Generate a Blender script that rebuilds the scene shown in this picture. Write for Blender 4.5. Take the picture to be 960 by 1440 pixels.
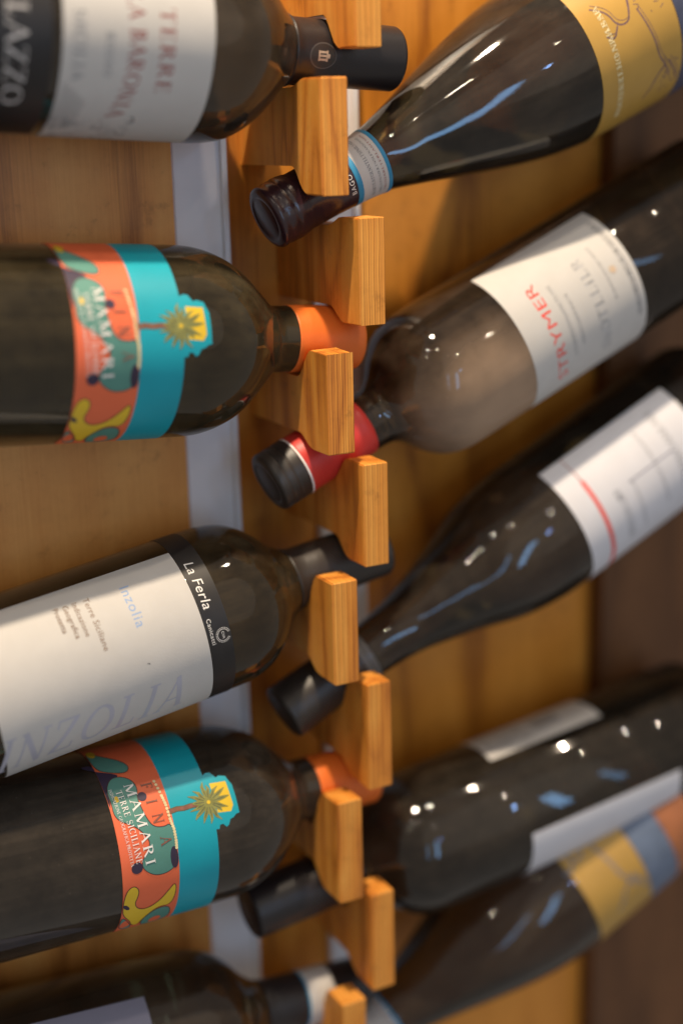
import bpy, bmesh, math, random
from math import sin, cos, pi, radians, degrees, sqrt, atan2
from mathutils import Vector, Matrix, noise

# ------------------------------------------------------------------ clean
for o in list(bpy.data.objects):
    bpy.data.objects.remove(o)
scene = bpy.context.scene
COL = scene.collection
random.seed(7)

# ------------------------------------------------------------------ camera
YAW, PITCH, ROLL, DIST = radians(28), radians(15), radians(1.3), 0.66
fwd = Vector((sin(YAW) * cos(PITCH), cos(YAW) * cos(PITCH), -sin(PITCH)))
r0 = Vector((cos(YAW), -sin(YAW), 0))
u0 = r0.cross(fwd)
cam_r = r0 * cos(ROLL) - u0 * sin(ROLL)
cam_u = r0 * sin(ROLL) + u0 * cos(ROLL)
cam_d = bpy.data.cameras.new("camera")
cam = bpy.data.objects.new("camera", cam_d)
COL.objects.link(cam)
m = Matrix((cam_r, cam_u, -fwd)).transposed().to_4x4()
m.translation = -fwd * DIST
cam.matrix_world = m
cam_d.sensor_fit = 'VERTICAL'
cam_d.sensor_height = 36
cam_d.sensor_width = 24
cam_d.lens = 50
cam_d.clip_start = 0.01
cam_d.clip_end = 50
cam_d.dof.use_dof = True
cam_d.dof.focus_distance = 0.646
cam_d.dof.aperture_fstop = 1.85
cam_d.dof.aperture_blades = 9
scene.camera = cam
FRONT = Vector((-0.2993, -0.5629, 0.1708))      # where the labels are turned to (the aisle in front of the rack)

# ------------------------------------------------------------------ world and lamps
world = bpy.data.worlds.new("World")
scene.world = world
world.use_nodes = True
bg = world.node_tree.nodes["Background"]
bg.inputs[0].default_value = (1.0, 0.92, 0.84, 1)
bg.inputs[1].default_value = 0.325

def area(name, loc, target, sx, sy, power, color):
    d = bpy.data.lights.new(name, 'AREA')
    d.shape = 'ELLIPSE' if sx < 0.1 else 'RECTANGLE'; d.size = sx; d.size_y = sy
    d.energy = power; d.color = color
    o = bpy.data.objects.new(name, d)
    COL.objects.link(o)
    o.location = loc
    o.rotation_euler = (Vector(target) - Vector(loc)).to_track_quat('-Z', 'Y').to_euler()
    return o
area("ceiling_spot", (-0.20, -0.215, 1.15), (0, 0.03, 0), 0.05, 0.03, 20.0, (1.0, 0.81, 0.59))
area("ceiling_spot", (0.28, -0.32, 1.15), (0, 0.03, 0), 0.06, 0.02, 3.0, (1.0, 0.82, 0.62))
area("ceiling_spot", (-0.68, -0.58, 1.12), (0, 0.03, 0), 0.035, 0.018, 0.9, (1.0, 0.86, 0.68))
for lx, ly, lz, lp in ((-0.42, -0.85, 1.25, 0.6), (0.23, -1.33, 1.15, 0.6), (-0.95, -0.75, 0.95, 0.5)):
    area("ceiling_spot", (lx, ly, lz), (0, 0.03, -0.1), 0.018, 0.018, lp, (1.0, 0.82, 0.60))
area("window_light", (0.02, -2.0, 0.16), (0, 0, 0.0), 0.14, 0.86, 3.6, (0.28, 0.58, 1.0))
area("window_light", (-0.52, -1.95, 0.10), (0, 0, 0.0), 0.11, 0.80, 1.1, (0.28, 0.58, 1.0))
area("blue_lamp", (0.30, -1.95, 0.68), (0, 0, 0), 0.06, 0.06, 0.9, (0.30, 0.52, 1.0))
sl = area("fill_light", (0.45, -2.5, 1.1), (0, 0, 0), 3.2, 3.2, 8.0, (1.0, 0.88, 0.74))  # added broad fill, stands in for soft light from the front
sl.data.shape = 'DISK'

scene.view_settings.view_transform = 'Standard'
scene.view_settings.look = 'None'
scene.view_settings.exposure = 0
scene.view_settings.gamma = 1
scene.render.engine = 'CYCLES'
cy = scene.cycles
cy.use_denoising = True
cy.caustics_reflective = False
cy.caustics_refractive = False
cy.max_bounces = 12
cy.transmission_bounces = 8
cy.transparent_max_bounces = 8
cy.sample_clamp_indirect = 4.0

# ------------------------------------------------------------------ materials
def newmat(name):
    mt = bpy.data.materials.new(name)
    mt.use_nodes = True
    nt = mt.node_tree
    nt.nodes.clear()
    out = nt.nodes.new('ShaderNodeOutputMaterial')
    return mt, nt, out

def N(nt, t, **kw):
    n = nt.nodes.new(t)
    for k, v in kw.items():
        if k in n.inputs.keys():
            n.inputs[k].default_value = v
        else:
            setattr(n, k, v)
    return n

def ramp(nt, stops):
    r = nt.nodes.new('ShaderNodeValToRGB')
    e = r.color_ramp.elements
    while len(e) < len(stops):
        e.new(0.5)
    for i, (p, c) in enumerate(stops):
        e[i].position = p
        e[i].color = (c[0], c[1], c[2], 1)
    return r

def mat_plain(name, col, rough=0.6, spec=0.5, var=0.12, scale=120.0, bump=0.0, metal=0.0):
    """solid colour with fine procedural variation"""
    mt, nt, out = newmat(name)
    b = N(nt, 'ShaderNodeBsdfPrincipled')
    b.inputs['Roughness'].default_value = rough
    b.inputs['Specular IOR Level'].default_value = spec
    b.inputs['Metallic'].default_value = metal
    tc = N(nt, 'ShaderNodeTexCoord')
    nz = N(nt, 'ShaderNodeTexNoise', Scale=scale, Detail=6.0)
    nt.links.new(tc.outputs['Object'], nz.inputs['Vector'])
    d = [max(0, c * (1 - var)) for c in col]
    u = [min(1, c * (1 + var)) for c in col]
    r = ramp(nt, [(0.3, d), (0.7, u)])
    nt.links.new(nz.outputs['Fac'], r.inputs['Fac'])
    nt.links.new(r.outputs['Color'], b.inputs['Base Color'])
    if bump:
        nz2 = N(nt, 'ShaderNodeTexNoise', Scale=scale * 14, Detail=3.0)
        nt.links.new(tc.outputs['Object'], nz2.inputs['Vector'])
        bp = N(nt, 'ShaderNodeBump', Strength=bump, Distance=0.0004)
        nt.links.new(nz2.outputs['Fac'], bp.inputs['Height'])
        nt.links.new(bp.outputs['Normal'], b.inputs['Normal'])
    nt.links.new(b.outputs['BSDF'], out.inputs['Surface'])
    return mt

def mat_glass(name, tint, haze=0.05, hazecol=(0.20, 0.16, 0.12), veil=None):
    mt, nt, out = newmat(name)
    tc = N(nt, 'ShaderNodeTexCoord')
    refr = N(nt, 'ShaderNodeBsdfRefraction', IOR=1.36, Roughness=0.02)
    refr.inputs['Color'].default_value = (*tint, 1)
    gl = N(nt, 'ShaderNodeBsdfGlossy', Roughness=0.045)
    gl.inputs['Color'].default_value = (1, 1, 1, 1)
    # faint waviness of moulded glass
    mp = N(nt, 'ShaderNodeMapping')
    mp.inputs['Scale'].default_value = (60, 60, 9)
    nt.links.new(tc.outputs['Object'], mp.inputs['Vector'])
    wz = N(nt, 'ShaderNodeTexNoise', Scale=1.0, Detail=2.0)
    nt.links.new(mp.outputs['Vector'], wz.inputs['Vector'])
    bp = N(nt, 'ShaderNodeBump', Strength=0.06, Distance=0.004)
    nt.links.new(wz.outputs['Fac'], bp.inputs['Height'])
    nt.links.new(bp.outputs['Normal'], gl.inputs['Normal'])
    fr = N(nt, 'ShaderNodeFresnel', IOR=1.5)
    mx = N(nt, 'ShaderNodeMixShader')
    nt.links.new(fr.outputs['Fac'], mx.inputs['Fac'])
    nt.links.new(refr.outputs['BSDF'], mx.inputs[1])
    nt.links.new(gl.outputs['BSDF'], mx.inputs[2])
    df = N(nt, 'ShaderNodeBsdfDiffuse')  # diffuse layer lifts the blacks like a light veil and clouds the wine
    df.inputs['Color'].default_value = (*hazecol, 1)
    nz = N(nt, 'ShaderNodeTexNoise', Scale=35.0, Detail=8.0, Roughness=0.7)
    nt.links.new(tc.outputs['Object'], nz.inputs['Vector'])
    mr = N(nt, 'ShaderNodeMapRange')
    mr.inputs['From Min'].default_value = 0.35
    mr.inputs['From Max'].default_value = 0.75
    mr.inputs['To Min'].default_value = haze * 0.5
    mr.inputs['To Max'].default_value = haze * 1.7
    nt.links.new(nz.outputs['Fac'], mr.inputs['Value'])
    mps = N(nt, 'ShaderNodeMapping')  # lengthwise streaks in the diffuse mix imitate reflections running along the bottle
    mps.inputs['Scale'].default_value = (170, 170, 5)
    nt.links.new(tc.outputs['Object'], mps.inputs['Vector'])
    stk = N(nt, 'ShaderNodeTexNoise', Scale=1.0, Detail=5.0, Roughness=0.7)
    nt.links.new(mps.outputs['Vector'], stk.inputs['Vector'])
    smr = N(nt, 'ShaderNodeMapRange')
    smr.inputs['From Min'].default_value = 0.38
    smr.inputs['From Max'].default_value = 0.68
    smr.inputs['To Min'].default_value = 0.72
    smr.inputs['To Max'].default_value = 1.35
    nt.links.new(stk.outputs['Fac'], smr.inputs['Value'])
    smu = N(nt, 'ShaderNodeMath', operation='MULTIPLY')
    nt.links.new(mr.outputs['Result'], smu.inputs[0])
    nt.links.new(smr.outputs['Result'], smu.inputs[1])
    # specks of dust
    vo = N(nt, 'ShaderNodeTexVoronoi', Scale=170.0)
    nt.links.new(tc.outputs['Object'], vo.inputs['Vector'])
    lt = N(nt, 'ShaderNodeMath', operation='LESS_THAN')
    lt.inputs[1].default_value = 0.045
    nt.links.new(vo.outputs['Distance'], lt.inputs[0])
    ml = N(nt, 'ShaderNodeMath', operation='MULTIPLY_ADD')
    ml.inputs[1].default_value = 0.22
    nt.links.new(lt.outputs[0], ml.inputs[0])
    nt.links.new(smu.outputs[0], ml.inputs[2])
    if veil:                                   # soft pale patch painted in as a milky reflection on the glass
        c, rad, amt = veil
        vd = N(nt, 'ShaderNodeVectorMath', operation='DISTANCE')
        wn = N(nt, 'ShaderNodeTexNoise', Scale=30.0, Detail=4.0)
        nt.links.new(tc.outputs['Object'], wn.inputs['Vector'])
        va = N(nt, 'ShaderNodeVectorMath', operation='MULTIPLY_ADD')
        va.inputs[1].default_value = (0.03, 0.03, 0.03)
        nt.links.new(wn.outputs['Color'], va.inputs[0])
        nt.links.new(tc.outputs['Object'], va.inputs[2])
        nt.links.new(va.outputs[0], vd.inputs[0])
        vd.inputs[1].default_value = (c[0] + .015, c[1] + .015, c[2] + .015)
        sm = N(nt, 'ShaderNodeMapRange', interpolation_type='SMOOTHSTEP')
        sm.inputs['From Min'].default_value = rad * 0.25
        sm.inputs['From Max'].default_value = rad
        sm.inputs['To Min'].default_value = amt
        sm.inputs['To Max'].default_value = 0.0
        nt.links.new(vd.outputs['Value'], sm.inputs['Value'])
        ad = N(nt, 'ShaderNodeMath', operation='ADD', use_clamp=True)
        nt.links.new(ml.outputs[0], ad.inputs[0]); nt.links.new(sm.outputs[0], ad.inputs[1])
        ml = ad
    mx2 = N(nt, 'ShaderNodeMixShader')
    nt.links.new(ml.outputs[0], mx2.inputs['Fac'])
    nt.links.new(mx.outputs['Shader'], mx2.inputs[1])
    nt.links.new(df.outputs['BSDF'], mx2.inputs[2])
    nt.links.new(mx2.outputs['Shader'], out.inputs['Surface'])
    return mt

def mat_wood(name, cols, rough=0.45, sc=(1, 1, 1), plies=False, bump=0.25, ringscale=9.0):
    """vertical grain (object Z); rings from distorted bands, pores from stretched noise"""
    mt, nt, out = newmat(name)
    b = N(nt, 'ShaderNodeBsdfPrincipled')
    b.inputs['Roughness'].default_value = rough
    b.inputs['Specular IOR Level'].default_value = 0.35
    tc = N(nt, 'ShaderNodeTexCoord')
    oi = N(nt, 'ShaderNodeObjectInfo')
    add = N(nt, 'ShaderNodeVectorMath', operation='MULTIPLY_ADD')
    cmb = N(nt, 'ShaderNodeCombineXYZ')
    for i in range(3):
        nt.links.new(oi.outputs['Random'], cmb.inputs[i])
    nt.links.new(cmb.outputs[0], add.inputs[0])
    add.inputs[1].default_value = (3.7, 2.9, 5.3)
    nt.links.new(tc.outputs['Object'], add.inputs[2])
    mp = N(nt, 'ShaderNodeMapping')
    mp.inputs['Scale'].default_value = sc
    nt.links.new(add.outputs[0], mp.inputs['Vector'])
    # growth rings: stretched noise fed through a sine-like ramp
    m1 = N(nt, 'ShaderNodeMapping')
    m1.inputs['Scale'].default_value = (ringscale, ringscale, ringscale * 0.16)
    nt.links.new(mp.outputs['Vector'], m1.inputs['Vector'])
    n1 = N(nt, 'ShaderNodeTexNoise', Scale=1.0, Detail=2.5, Roughness=0.5, Distortion=0.3)
    nt.links.new(m1.outputs['Vector'], n1.inputs['Vector'])
    mu = N(nt, 'ShaderNodeMath', operation='MULTIPLY')
    mu.inputs[1].default_value = 13.0
    nt.links.new(n1.outputs['Fac'], mu.inputs[0])
    fr = N(nt, 'ShaderNodeMath', operation='PINGPONG')
    fr.inputs[1].default_value = 1.0
    nt.links.new(mu.outputs[0], fr.inputs[0])
    # fibres
    m2 = N(nt, 'ShaderNodeMapping')
    m2.inputs['Scale'].default_value = (700, 700, 16)
    nt.links.new(mp.outputs['Vector'], m2.inputs['Vector'])
    n2 = N(nt, 'ShaderNodeTexNoise', Scale=1.0, Detail=5.0, Roughness=0.65)
    nt.links.new(m2.outputs['Vector'], n2.inputs['Vector'])
    # broad colour drift
    n3 = N(nt, 'ShaderNodeTexNoise', Scale=14.0, Detail=3.0)
    nt.links.new(mp.outputs['Vector'], n3.inputs['Vector'])
    s1 = N(nt, 'ShaderNodeMath', operation='MULTIPLY_ADD')
    s1.inputs[1].default_value = 0.42
    nt.links.new(fr.outputs[0], s1.inputs[0])
    s0 = N(nt, 'ShaderNodeMath', operation='MULTIPLY')
    s0.inputs[1].default_value = 0.55
    nt.links.new(n2.outputs['Fac'], s0.inputs[0])
    nt.links.new(s0.outputs[0], s1.inputs[2])
    s2 = N(nt, 'ShaderNodeMath', operation='MULTIPLY_ADD')
    s2.inputs[1].default_value = 0.30
    nt.links.new(n3.outputs['Fac'], s2.inputs[0])
    nt.links.new(s1.outputs[0], s2.inputs[2])
    r = ramp(nt, [(0.30, cols[0]), (0.58, cols[1]), (0.88, cols[2])])
    nt.links.new(s2.outputs[0], r.inputs['Fac'])
    colout = r.outputs['Color']
    if plies:
        sp = N(nt, 'ShaderNodeSeparateXYZ')
        nt.links.new(tc.outputs['Object'], sp.inputs[0])
        k = N(nt, 'ShaderNodeMath', operation='MULTIPLY_ADD')      # uneven ply lines across the thickness
        k.inputs[1].default_value = 360.0
        k.inputs[2].default_value = 7.4
        nt.links.new(sp.outputs['X'], k.inputs[0])
        nw = N(nt, 'ShaderNodeTexNoise', Scale=1.0, Detail=2.0)
        m3 = N(nt, 'ShaderNodeMapping')
        m3.inputs['Scale'].default_value = (90, 90, 30)
        nt.links.new(mp.outputs['Vector'], m3.inputs['Vector'])
        nt.links.new(m3.outputs['Vector'], nw.inputs['Vector'])
        kk = N(nt, 'ShaderNodeMath', operation='MULTIPLY_ADD')
        kk.inputs[1].default_value = 0.55
        nt.links.new(nw.outputs['Fac'], kk.inputs[0])
        nt.links.new(k.outputs[0], kk.inputs[2])
        pf = N(nt, 'ShaderNodeMath', operation='FRACT')
        nt.links.new(kk.outputs[0], pf.inputs[0])
        pr = ramp(nt, [(0.0, (0.30, 0.22, 0.17)), (0.16, (1, 1, 1)), (0.5, (0.74, 0.70, 0.66)), (0.62, (1.0, 1.0, 1.0)), (0.97, (0.93, 0.92, 0.9)), (1.0, (0.5, 0.42, 0.38))])
        nt.links.new(pf.outputs[0], pr.inputs['Fac'])
        # only on the cut edges (faces whose normal is not along X)
        ge = N(nt, 'ShaderNodeNewGeometry')
        vt = N(nt, 'ShaderNodeVectorTransform', vector_type='NORMAL', convert_from='WORLD', convert_to='OBJECT')
        nt.links.new(ge.outputs['True Normal'], vt.inputs[0])
        sn = N(nt, 'ShaderNodeSeparateXYZ')
        nt.links.new(vt.outputs[0], sn.inputs[0])
        ab = N(nt, 'ShaderNodeMath', operation='ABSOLUTE')
        nt.links.new(sn.outputs['X'], ab.inputs[0])
        le = N(nt, 'ShaderNodeMath', operation='LESS_THAN')
        le.inputs[1].default_value = 0.6
        nt.links.new(ab.outputs[0], le.inputs[0])
        mxc = N(nt, 'ShaderNodeMix', data_type='RGBA', blend_type='MULTIPLY')
        nt.links.new(le.outputs[0], mxc.inputs['Factor'])
        nt.links.new(r.outputs['Color'], mxc.inputs[6])
        nt.links.new(pr.outputs['Color'], mxc.inputs[7])
        colout = mxc.outputs[2]
    wr = N(nt, 'ShaderNodeTexNoise', Scale=85.0, Detail=7.0, Roughness=0.72)
    nt.links.new(mp.outputs['Vector'], wr.inputs['Vector'])
    wrr = ramp(nt, [(0.30, (0.45, 0.40, 0.36)), (0.42, (0.9, 0.88, 0.86)), (0.6, (1.0, 1.0, 1.0))])
    nt.links.new(wr.outputs['Fac'], wrr.inputs['Fac'])
    wm = N(nt, 'ShaderNodeMix', data_type='RGBA', blend_type='MULTIPLY')
    wm.inputs['Factor'].default_value = 0.5
    nt.links.new(colout, wm.inputs[6]); nt.links.new(wrr.outputs['Color'], wm.inputs[7])
    nt.links.new(wm.outputs[2], b.inputs['Base Color'])
    bp = N(nt, 'ShaderNodeBump', Strength=bump, Distance=0.0006)
    nt.links.new(n2.outputs['Fac'], bp.inputs['Height'])
    nt.links.new(bp.outputs['Normal'], b.inputs['Normal'])
    nt.links.new(b.outputs['BSDF'], out.inputs['Surface'])
    return mt

M = {}
M['panel'] = mat_wood('panel_wood', [(0.26, 0.078, 0.013), (0.67, 0.272, 0.060), (0.76, 0.35, 0.09)], 0.42, bump=0.15)
M['back'] = mat_wood('back_wood', [(0.22, 0.058, 0.009), (0.62, 0.232, 0.028), (0.74, 0.30, 0.045)], 0.36, bump=0.1)
M['peg'] = mat_wood('peg_plywood', [(0.40, 0.115, 0.016), (0.77, 0.295, 0.042), (0.85, 0.385, 0.072)], 0.5, plies=True, bump=0.5, ringscale=26)
M['darkwood'] = mat_wood('dark_stained_wood', [(0.08, 0.032, 0.012), (0.14, 0.058, 0.020), (0.17, 0.072, 0.026)], 0.5)
M['white_metal'] = mat_plain('white_painted_metal', (0.84, 0.80, 0.79), 0.4, 0.5, 0.05, 40)
M['brown_glass'] = mat_glass('brown_bottle_glass', (0.20, 0.16, 0.10), 0.150)
M['olive_glass'] = mat_glass('olive_bottle_glass', (0.36, 0.29, 0.16), 0.26, (0.125, 0.098, 0.055))
M['amber_glass'] = mat_glass('amber_bottle_glass', (0.38, 0.28, 0.15), 0.22, (0.12, 0.088, 0.05))
M['black_glass'] = mat_glass('blackish_bottle_glass', (0.30, 0.25, 0.15), 0.10)
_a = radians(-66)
M['veiled_glass'] = mat_glass('veiled_bottle_glass', (0.30, 0.23, 0.14), 0.05, (0.42, 0.29, 0.195), veil=((0.036 * cos(_a), 0.036 * sin(_a), 0.188), 0.058, 0.85))  # its pale patch imitates a milky reflection low on the bottle
M['paper'] = mat_plain('white_paper', (0.52, 0.505, 0.485), 0.7, 0.25, 0.03, 90, 0.15)
M['cool_paper'] = mat_plain('cool_white_paper', (0.62, 0.62, 0.66), 0.65, 0.3, 0.03, 90, 0.15)
M['lavender'] = mat_plain('lavender_paper', (0.20, 0.20, 0.27), 0.6, 0.3, 0.06, 60)
M['black_print'] = mat_plain('black_print', (0.018, 0.016, 0.016), 0.5, 0.4, 0.2, 80)
M['white_print'] = mat_plain('white_print', (0.78, 0.76, 0.73), 0.6, 0.3, 0.04, 200)
M['red_print'] = mat_plain('dull_red_print', (0.28, 0.065, 0.055), 0.6, 0.3, 0.2, 900)
M['bright_red'] = mat_plain('bright_red_print', (0.70, 0.07, 0.05), 0.6, 0.3, 0.1, 300)
M['grey_print'] = mat_plain('grey_print', (0.27, 0.27, 0.28), 0.6, 0.3, 0.2, 900)
M['dark_grey_print'] = mat_plain('dark_grey_print', (0.12, 0.12, 0.13), 0.6, 0.3, 0.2, 900)
M['faint_print'] = mat_plain('faint_grey_print', (0.36, 0.36, 0.37), 0.6, 0.3, 0.4, 300)
M['silver'] = mat_plain('silver_print', (0.50, 0.48, 0.47), 0.4, 0.5, 0.35, 500)
M['brown_print'] = mat_plain('brown_print', (0.21, 0.13, 0.08), 0.6, 0.3, 0.1, 300)
M['blue_print'] = mat_plain('pale_blue_print', (0.24, 0.36, 0.60), 0.6, 0.3, 0.05, 300)
M['pale_print'] = mat_plain('pale_lilac_print', (0.41, 0.41, 0.475), 0.4, 0.4, 0.08, 60)
M['teal'] = mat_plain('teal_print', (0.003, 0.32, 0.41), 0.45, 0.4, 0.05, 60, 0.08)
M['orange'] = mat_plain('orange_print', (0.72, 0.14, 0.055), 0.5, 0.4, 0.06, 60)
M['green'] = mat_plain('sea_green_print', (0.085, 0.24, 0.20), 0.5, 0.4, 0.08, 60)
M['purple'] = mat_plain('dark_purple_print', (0.035, 0.022, 0.050), 0.5, 0.4, 0.1, 60)
M['yellow'] = mat_plain('yellow_print', (0.70, 0.47, 0.025), 0.5, 0.4, 0.06, 60)
M['outline'] = mat_plain('dark_outline_print', (0.06, 0.03, 0.03), 0.5, 0.4, 0.1, 60)
M['palm'] = mat_plain('palm_leaf_print', (0.22, 0.22, 0.06), 0.5, 0.4, 0.2, 400)
M['palm_dark'] = mat_plain('palm_vein_print', (0.09, 0.10, 0.05), 0.5, 0.4, 0.2, 400)
M['trunk'] = mat_plain('palm_trunk_print', (0.22, 0.09, 0.06), 0.5, 0.4, 0.2, 400)
M['gold_paper'] = mat_plain('gold_paper', (0.46, 0.27, 0.055), 0.45, 0.5, 0.06, 60)
M['navy'] = mat_plain('navy_print', (0.06, 0.07, 0.12), 0.5, 0.4, 0.15, 100)
M['slate'] = mat_plain('slate_blue_print', (0.13, 0.17, 0.25), 0.5, 0.4, 0.15, 100)
M['copper'] = mat_plain('copper_print', (0.36, 0.13, 0.05), 0.5, 0.4, 0.15, 100)
M['mauve'] = mat_plain('mauve_ink', (0.17, 0.10, 0.10), 0.6, 0.3, 0.2, 300)
M['cream_ink'] = mat_plain('cream_ink', (0.68, 0.58, 0.33), 0.6, 0.3, 0.2, 300)
M['cap_black'] = mat_plain('black_foil', (0.016, 0.013, 0.014), 0.38, 0.5, 0.2, 14, 0.30)
M['cap_wine'] = mat_plain('wine_dark_foil', (0.030, 0.012, 0.016), 0.24, 0.6, 0.25, 14, 0.30)
M['cap_brown'] = mat_plain('brown_black_foil', (0.030, 0.024, 0.020), 0.42, 0.5, 0.2, 14, 0.30)
M['cap_orange'] = mat_plain('orange_foil', (0.74, 0.16, 0.022), 0.45, 0.4, 0.06, 14, 0.30)
M['cap_red'] = mat_plain('red_foil', (0.62, 0.045, 0.035), 0.42, 0.4, 0.06, 14, 0.30)
M['cap_grey'] = mat_plain('dull_grey_foil', (0.10, 0.095, 0.09), 0.4, 0.5, 0.2, 14, 0.30)
M['band_blue'] = mat_plain('blue_band', (0.03, 0.23, 0.42), 0.5, 0.4, 0.05, 60)
M['gilt'] = mat_plain('gilt_print', (0.55, 0.42, 0.30), 0.4, 0.5, 0.2, 400)

# ------------------------------------------------------------------ helpers
def link(name, me, mats, parent=None, smooth=False):
    o = bpy.data.objects.new(name, me)
    for x in (mats if isinstance(mats, (list, tuple)) else [mats]):
        me.materials.append(x)
    COL.objects.link(o)
    if parent:
        o.parent = parent
    if smooth:
        for p in me.polygons:
            p.use_smooth = True
    return o

def tag(o, label=None, cat=None, group=None, kind=None):
    for k, v in (('label', label), ('category', cat), ('group', group), ('kind', kind)):
        if v:
            o[k] = v
    return o

def bm_mesh(bm, name):
    me = bpy.data.meshes.new(name)
    bm.to_mesh(me)
    bm.free()
    return me

def box(name, x0, x1, y0, y1, z0, z1, mat, bev=0.0, parent=None):
    bm = bmesh.new()
    bmesh.ops.create_cube(bm, size=1)
    for v in bm.verts:
        v.co = Vector(((x0 + x1) / 2 + v.co.x * (x1 - x0), (y0 + y1) / 2 + v.co.y * (y1 - y0), (z0 + z1) / 2 + v.co.z * (z1 - z0)))
    if bev:
        bmesh.ops.bevel(bm, geom=list(bm.edges), offset=bev, segments=2, affect='EDGES')
    return link(name, bm_mesh(bm, name), mat, parent)

# ------------------------------------------------------------------ the setting: back of the cabinet
MM = 0.001
WALL = 0.085
tag(box('back_wall', -0.75, 0.75, WALL, WALL + 0.02, -0.75, 0.62, M['back']), 'orange wooden back of the wine cabinet', kind='structure')
tag(box('side_panel', -0.70, -0.0448, WALL - 0.009, WALL - 0.0005, -0.75, 0.62, M['panel'], 0.0008), kind='structure')

tag(box('dark_panel', 0.212, 0.70, WALL - 0.012, WALL - 0.0005, -0.75, 0.62, M['darkwood'], 0.001), kind='structure')

def strip(x0, x1, label):
    o = bpy.data.objects.new('white_strip', None)
    COL.objects.link(o)
    o.location = ((x0 + x1) / 2, WALL, -0.7)
    h = (x1 - x0) / 2
    bm = bmesh.new()                        # shallow channel: face with two returned lips
    prof = [(-h, -0.0004), (-h, -0.004), (-h + 0.001, -0.005), (h - 0.0035, -0.005), (h - 0.003, -0.0075), (h - 0.0005, -0.0078), (h, -0.007), (h, -0.0004)]
    vs = [[bm.verts.new((x, y, z)) for x, y in prof] for z in (0.02, 1.3)]
    n = len(prof)
    for i in range(n):
        bm.faces.new((vs[0][i], vs[0][(i + 1) % n], vs[1][(i + 1) % n], vs[1][i]))
    bm.faces.new(vs[0]); bm.faces.new(vs[1][::-1])
    bmesh.ops.recalc_face_normals(bm, faces=bm.faces)
    link('channel', bm_mesh(bm, 'channel'), M['white_metal'], o)
    tag(o, label, 'metal strip', 'white metal strips on the cabinet back')
strip(-0.0435, -0.0160, 'upright white metal strip on the cabinet back, left of the wooden pegs')
strip(0.0300, 0.0560, 'white metal strip glimpsed behind the necks, right of the wooden pegs')

# ------------------------------------------------------------------ wooden pegs
def peg(x0, x1, top, bot, web_top, web_bot, label):
    """hooked plywood peg: tall nose at the front (y=0), thinner web running back to the wall"""
    rnd = random.Random(int(top * 7 + x0 * 91))
    zc = (top + bot) / 2
    def curve(a, b, n=8):                       # cosine blend from the nose edge to the web
        return [(16 + 15 * i / n, a + (b - a) * (0.5 - 0.5 * cos(pi * i / n))) for i in range(n + 1)]
    up = [(0, top - 0.3), (0.5, top)] + curve(top, web_top) + [(WALL * 1000 - 0.3, web_top)]
    lo = [(0, bot + 0.3), (0.5, bot)] + curve(bot, web_bot) + [(WALL * 1000 - 0.3, web_bot)]
    pts = up + lo[::-1]
    bm = bmesh.new()
    L, Rr = [], []
    w = (x1 - x0) / 2
    for y, z in pts:
        j = rnd.uniform(-0.3, 0.3) if y < 20 else 0
        L.append(bm.verts.new((-w * MM, y * MM, (z - zc + j) * MM)))
        Rr.append(bm.verts.new((w * MM, y * MM, (z - zc + j + rnd.uniform(-.15, .15)) * MM)))
    n = len(pts)
    fl = bm.faces.new(L); fr = bm.faces.new(Rr[::-1])
    for i in range(n):
        bm.faces.new((L[i], Rr[i], Rr[(i + 1) % n], L[(i + 1) % n]))
    bmesh.ops.recalc_face_normals(bm, faces=bm.faces)
    ed = [e for e in bm.edges if abs(e.verts[0].co.x - e.verts[1].co.x) < 1e-6 and max(e.verts[0].co.y, e.verts[1].co.y) < 0.05]
    bmesh.ops.bevel(bm, geom=ed, offset=0.0007, segments=2, affect='EDGES', clamp_overlap=True)
    o = link('bottle_peg', bm_mesh(bm, 'bottle_peg'), M['peg'])
    o.location = ((x0 + x1) / 2 * MM, 0, zc * MM)
    tag(o, label, 'wooden peg', 'plywood pegs holding the bottle necks')
    return o

AX0, AX1, BX0, BX1 = -5.7, 7.8, 12.0, 25.2
peg(AX0, AX1, 193.3, 143.5, 190.0, 156.0, 'plywood peg in front of the neck with the white and blue band')
peg(AX0, AX1, 73.8, 27.4, 60.0, 33.5, 'plywood peg between the upper orange capsule and the red capsule')
peg(AX0, AX1, -34.2, -85.4, -54.5, -78.0, 'plywood peg beside the shoulder of the large white label bottle')
peg(AX0, AX1, -147.5, -202.0, -171.0, -191.0, 'plywood peg just below the lower orange capsule')
peg(AX0, AX1, -260.0, -312.0, -292.0, -300.0, 'plywood peg cut by the bottom edge, beside the white neck band')
peg(BX0, BX1, 256.0, 205.9, 250.0, 221.0, 'splintered plywood peg cut by the top edge, over the black capsule')
peg(BX0, BX1, 133.2, 85.1, 129.0, 92.0, 'plywood peg above the upper orange capsule, under the white and blue neck band')
peg(BX0, BX1, 20.8, -29.0, 8.5, -19.5, 'plywood peg just below the red capsule')
peg(BX0, BX1, -89.1, -144.2, -111.0, -137.0, 'plywood peg covering the tip of the lower orange capsule')
peg(BX0, BX1, -202.7, -257.2, -223.5, -249.0, 'lowest of the right column of plywood pegs, above the white neck band')

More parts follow.
